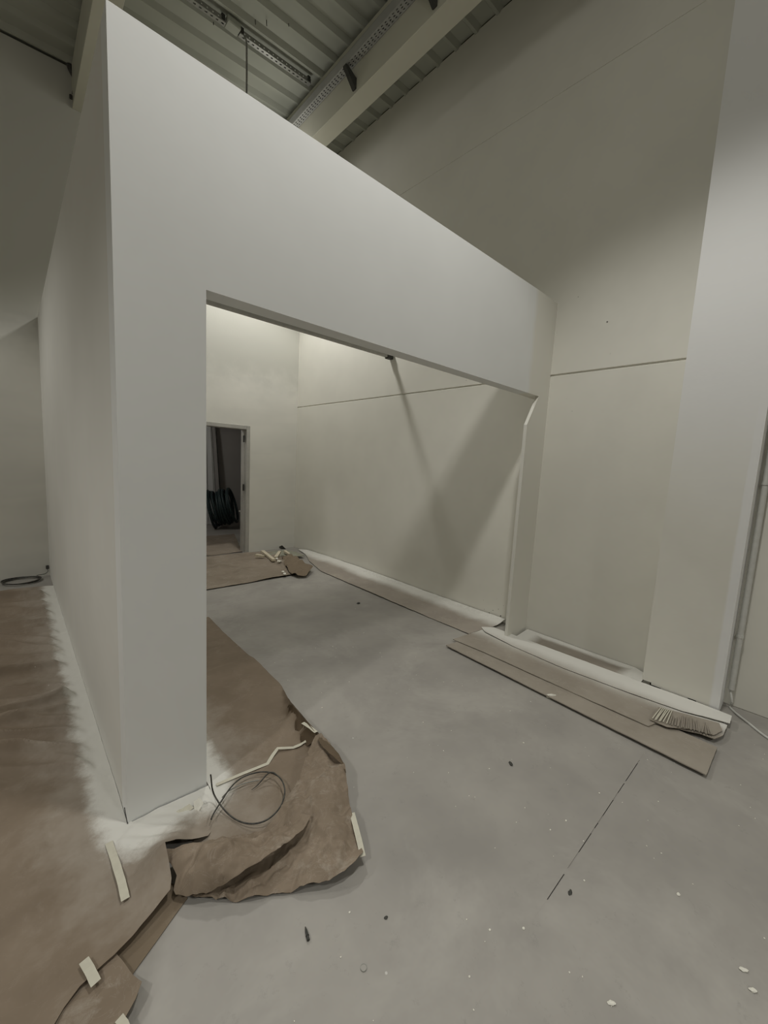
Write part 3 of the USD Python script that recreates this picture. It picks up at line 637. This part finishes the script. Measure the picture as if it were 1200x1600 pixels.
obj('shaded_turned_edge', sheet(bd, [at(459, 1122, .040), at(472, 1142, .045), at(466, 1120, .085), at(480, 1140, .09)], step=.007, thick=.0012, extra=wav(40, 40, .006, 75), rag=.002, seed=76), M_KRAFT_SHADE, pin, label='inner side of the raised paper edge with shade painted in its colour')  # shade of the hollow is painted into this sheet's dark colour
# crumpled heap in front: the lower flap with its raised right side, and the fold that lies over it on the left
hp = thing('crumpled_paper', label='crumpled heap of brown paper in front of the white pier', cat='paper')
bd = [at(288, 1384, .012), at(300, 1400, .014), at(320, 1403, .014), at(340, 1403, .017), at(372, 1405, .016), at(395, 1401, .018), at(425, 1393, .020), at(460, 1388, .024), at(490, 1382, .028), at(498, 1384, .022), at(515, 1376, .034),
      at(540, 1362, .042), at(556, 1349, .044), at(567, 1337, .036), at(562, 1315, .050), at(555, 1290, .058), at(549, 1270, .064), at(546, 1250, .068), at(542, 1225, .080), at(539, 1198, .092), at(530, 1180, .102), at(515, 1163, .112), at(500, 1148, .120), at(493, 1148, .120),
      at(486, 1166, .108), at(478, 1184, .098), at(472, 1200, .092), at(464, 1220, .084), at(452, 1240, .076), at(442, 1258, .068), at(432, 1275, .058), at(422, 1288, .046), at(412, 1298, .032), at(395, 1301, .022), at(375, 1306, .018), at(352, 1312, .014), at(330, 1322, .012), at(305, 1345, .010)]
inn = [at(330, 1385, .012), at(362, 1378, .012), at(398, 1362, .012), at(428, 1342, .016), at(458, 1320, .030), at(350, 1340, .012), at(390, 1330, .014), at(430, 1312, .026),
       at(380, 1395, .022), at(400, 1382, .028), at(430, 1372, .030), at(460, 1362, .034), at(500, 1356, .046), at(535, 1340, .054), at(490, 1335, .050), at(470, 1338, .040), at(520, 1315, .070), at(540, 1300, .068), at(505, 1295, .074), at(525, 1280, .086), at(488, 1300, .060), at(475, 1290, .068), at(515, 1255, .094),
       at(495, 1262, .102), at(480, 1250, .100), at(460, 1262, .086), at(505, 1225, .112), at(525, 1225, .096), at(490, 1205, .116), at(508, 1195, .118), at(522, 1200, .106), at(495, 1175, .124), at(470, 1240, .096), at(482, 1215, .112)]
def crump(x, y):
    return facets(x, y, .085, .06, .040, 63, .6) + facets(x, y, .034, .026, .020, 64, .2) + facets(x, y, .014, .012, .006, 65) - .033
obj('flap', sheet(bd, inn, step=.0055, thick=.0012, extra=crump, rag=.002, seed=66), M_KRAFT_HEAP, hp, smooth=24)
bd = [at(258, 1320, .105), at(263, 1335, .095), at(272, 1352, .080), at(276, 1362, .070), at(273, 1375, .058), at(271, 1386, .046), at(274, 1397, .034), at(290, 1400, .034), at(306, 1399, .036), at(322, 1394, .042), at(340, 1384, .056), at(360, 1374, .070), at(380, 1364, .078), at(400, 1353, .082), at(418, 1341, .084), at(436, 1328, .084),
      at(452, 1316, .086), at(466, 1303, .090), at(478, 1288, .094), at(486, 1272, .098), at(470, 1268, .094), at(455, 1280, .082), at(440, 1294, .070), at(424, 1303, .062), at(400, 1312, .062), at(372, 1313, .070), at(345, 1311, .080), at(318, 1311, .092), at(290, 1314, .102)]
inn = [at(290, 1338, .104), at(300, 1326, .112), at(320, 1323, .118), at(345, 1324, .116), at(370, 1330, .110), at(330, 1345, .112), at(315, 1352, .096), at(305, 1345, .090), at(355, 1350, .102), at(392, 1334, .098), at(300, 1372, .074), at(285, 1385, .054), at(330, 1368, .090),
       at(410, 1328, .094), at(430, 1316, .092), at(450, 1302, .092), at(310, 1385, .058), at(345, 1365, .094)]
obj('fold', sheet(bd, inn, step=.0055, thick=.0012, extra=lambda x, y: facets(x, y, .08, .055, .040, 67, .4) + facets(x, y, .032, .026, .018, 68, .2) + facets(x, y, .014, .012, .0055, 69) - .032, rag=.0015, seed=67), M_KRAFT_HEAP, hp, smooth=24)

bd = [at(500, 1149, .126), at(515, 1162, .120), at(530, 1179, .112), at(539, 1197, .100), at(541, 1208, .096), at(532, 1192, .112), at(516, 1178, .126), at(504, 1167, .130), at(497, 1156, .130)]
obj('shaded_turned_edge', sheet(bd, step=.006, thick=.0012, extra=wav(40, 40, .006, 77), rag=.001, seed=78), M_KRAFT_SHADE, hp, label='turned-over edge of the paper with shade painted in its colour')  # shade under the folded edge, put into the sheet's colour
# masking tape
def tape(px, w, lab, seed):
    obj('masking_tape', ribbon([at(*p) for p in px], w, seed=seed), M_TAPE, label=lab, cat='tape')
tape([(170, 1316, .012), (180, 1345, .020), (190, 1378, .022), (196, 1405, .024)], .024, 'cream tape strip stuck on the left floor paper below the partition corner', 1)
tape([(131, 1500, .034), (140, 1515, .040), (150, 1536, .032)], .024, 'short cream tape piece at the lower left holding the paper flap', 2)
tape([(550, 1270, .068), (556, 1292, .062), (562, 1316, .054), (567, 1338, .042)], .022, 'pale tape folded along the right edge of the crumpled paper heap', 3)
tape([(338, 1226, .012), (378, 1209, .014), (418, 1193, .014), (426, 1180, .018), (434, 1169, .022), (458, 1168, .028), (470, 1163, .030), (479, 1157, .05), (483, 1142, .075)], .017, 'long bent tape line across the paper behind the cable loop', 4)
tape([(473, 1129, .102), (484, 1136, .110), (494, 1144, .118)], .020, 'small tape piece on the raised paper edge', 5)
tape([(186, 1590, .036), (194, 1600, .036), (198, 1612, .034)], .020, 'tape scrap at the bottom left frame edge', 6)

# cable loop lying on the paper beside the pier
lp = thing('cable_loop', label='thin black cable loop lying on the brown paper beside the white pier', cat='cable')
def L(u, v, z): return at(u, v, z)
loop = [L(329, 1210, .16), L(331, 1228, .10), L(334, 1240, .06), L(344, 1257, .040), L(358, 1273, .030), L(376, 1284, .030), L(396, 1287, .032), L(417, 1281, .042), L(434, 1266, .054), L(444, 1245, .056), L(443, 1225, .05), L(432, 1211, .045), L(413, 1206, .04), L(393, 1209, .036), L(375, 1217, .036), L(360, 1231, .036), L(347, 1250, .044), L(338, 1264, .04), L(330, 1280, .046)]
obj('cable', tube(loop, .0031, 8, 160), M_CABLE, lp, smooth=60)
obj('cable_end', tube([L(432, 1211, .045), L(420, 1208, .05), L(410, 1218, .035), L(402, 1227, .025), L(393, 1234, .02)], [.003, .003, .003, .0025, .0012], 8, 30), M_CABLE, lp)
obj('cable_inner_turn', tube([L(347, 1246, .03), L(362, 1233, .026), L(382, 1224, .024), L(405, 1219, .024)], .0022, 6, 24), M_GCABLE, lp)
# scraps of torn tape and plaster at the pier's foot
pf = thing('torn_tape_scrap', label='torn pale tape scrap at the foot of the white pier', cat='tape')
for k, bdp in enumerate([[(272, 1270, .02), (296, 1256, .03), (303, 1262, .028), (290, 1272, .02), (275, 1275, .016)], [(302, 1252, .04), (312, 1246, .05), (318, 1254, .045), (311, 1268, .02), (303, 1266, .022)]]):
    obj('scrap', sheet([at(*p) for p in bdp], step=.008, thick=.001, rag=.004, seed=70+k, extra=wav(60, 60, .012, 71)), M_TAPE if k == 0 else M_WHITEBIT, pf)
gap = thing('wall_base_crack', label='dark ragged crack at the foot of the partition corner', cat='crack')
obj('crack', cat(tube([(.284, 1.716+dy, .012+z) for dy, z in ((0, 0), (.015, .004), (.03, .012), (.045, .018), (.055, .032))], .0022, 5)), M_CABLE, gap)

# coiled cable by the rear wall on the far left
fc = thing('coiled_cable', label='black coiled cable on the floor at the far left by the rear wall', cat='cable')
for k in range(3):
    th = np.linspace(0, 2*np.pi, 50); a = .150+.007*k; b = .130+.006*k
    obj('turn', tube(np.c_[.035+a*np.cos(th), 5.80+b*np.sin(th), .014+.006*k+.004*np.sin(th*2+k)], .0055, 6), M_CABLE, fc)
obj('tail', tube([(.165, 5.82, .05), (.21, 5.87, .045), (.255, 5.91, .05), (.262, 5.945, .09)], .006, 6, 20), M_GCABLE, fc)
obj('plug', bevel_box(.25, .278, 5.93, 5.96, .085, .125, .004), M_CABLE, fc)

# ================================================================== small things on the concrete
sc = thing('wall_plug', loc=at(479.5, 1458, 0), label='dark screw plug lying on the concrete in front of the paper heap', cat='screw')
a, b = np.array(at(477, 1448, .006)) - np.array(at(479.5, 1458, 0)), np.array(at(482, 1469, .006)) - np.array(at(479.5, 1458, 0))
obj('shaft', tube([a, a*.75+b*.25, a*.5+b*.5, a*.25+b*.75, b], [.0012, .0035, .0042, .0042, .0048], 8), M_DARK, sc)
obj('collar', tube([a*.36+b*.64, a*.30+b*.70], .0056, 8), M_DARK, sc)
dc = thing('round_cap', loc=at(568, 1513, 0), label='round concrete-coloured cap lying flat on the floor near the bottom edge', cat='cap')
obj('disc', trimesh.creation.cylinder(.0085, .0025, sections=28).apply_translation((0, 0, .0016)), M_FLOOR, dc)
obj('rim', trimesh.creation.annulus(.0082, .0096, .003, sections=28).apply_translation((0, 0, .0018)), M_GCABLE, dc)
def chip(u, v, s, m, lab, c='chip', grp=None, el=1.0, rot=0.0, h=.35, seed=0):
    r = np.random.default_rng(seed + int(u*7+v))
    k = trimesh.creation.icosphere(1, s); k.vertices *= 1+r.uniform(-.25, .25, (len(k.vertices), 1)); k.apply_scale((el, 1, h))
    k.apply_transform(trimesh.transformations.rotation_matrix(rot, (0, 0, 1))); p = at(u, v, 0); k.apply_translation((p[0], p[1], s*h*.8))
    obj('plaster_chip' if m is M_WHITEBIT else 'dark_scrap', k, m, label=lab, cat=c, group=grp)
chip(1162, 1516, .0065, M_WHITEBIT, 'white plaster chip near the right edge, upper of two', el=1.8, rot=-.9, h=.5)
chip(1176, 1548, .0062, M_WHITEBIT, 'white plaster chip near the right edge, lower of two', el=1.7, rot=-.9, h=.5)
chip(955, 1568, .0062, M_WHITEBIT, 'white plaster chip lying alone near the bottom edge', el=1.7, rot=-.8, h=.5)
chip(1060, 1398, .006, M_WHITEBIT, 'white plaster chip right of the saw-cut joint', el=1.2)
chip(861, 1090, .016, M_WHITEBIT, 'white flake lying on the lowest cardboard strip', el=2.2, rot=-.6, h=.9)
chip(798, 1194, .008, M_DARK, 'dark curled scrap on the concrete in the middle of the floor', 'scrap', el=2.0, rot=.9, h=.5)
chip(560, 943, .017, M_DARK, 'dark scrap on the floor inside the opening', 'scrap', el=1.2, h=.4)
chip(891, 1395, .006, M_DARK, 'tiny dark sliver by the end of the saw-cut joint', 'scrap', el=2.0, rot=.2)
chip(603, 1434, .005, M_DARK, 'tiny dark crumb right of the screw plug', 'scrap', el=1.4)
fk = []
r = np.random.default_rng(12)
for i in range(230):
    x, y = r.uniform(.4, 3.1), r.uniform(-.2, 2.6)
    if x < 1.3 and y > .9 or x > 2.45 and y > .15: continue
    k = trimesh.creation.icosphere(0, r.choice([.0018, .0025, .0032, .0045], p=[.4, .35, .2, .05])); k.apply_scale((r.uniform(.8, 1.5), r.uniform(.8, 1.3), .5)); k.apply_translation((x, y, .001)); fk.append(k)
obj('plaster_flecks', cat(*fk), M_WHITEBIT, label='tiny white plaster flecks scattered over the concrete floor', cat='flecks', kind='stuff')
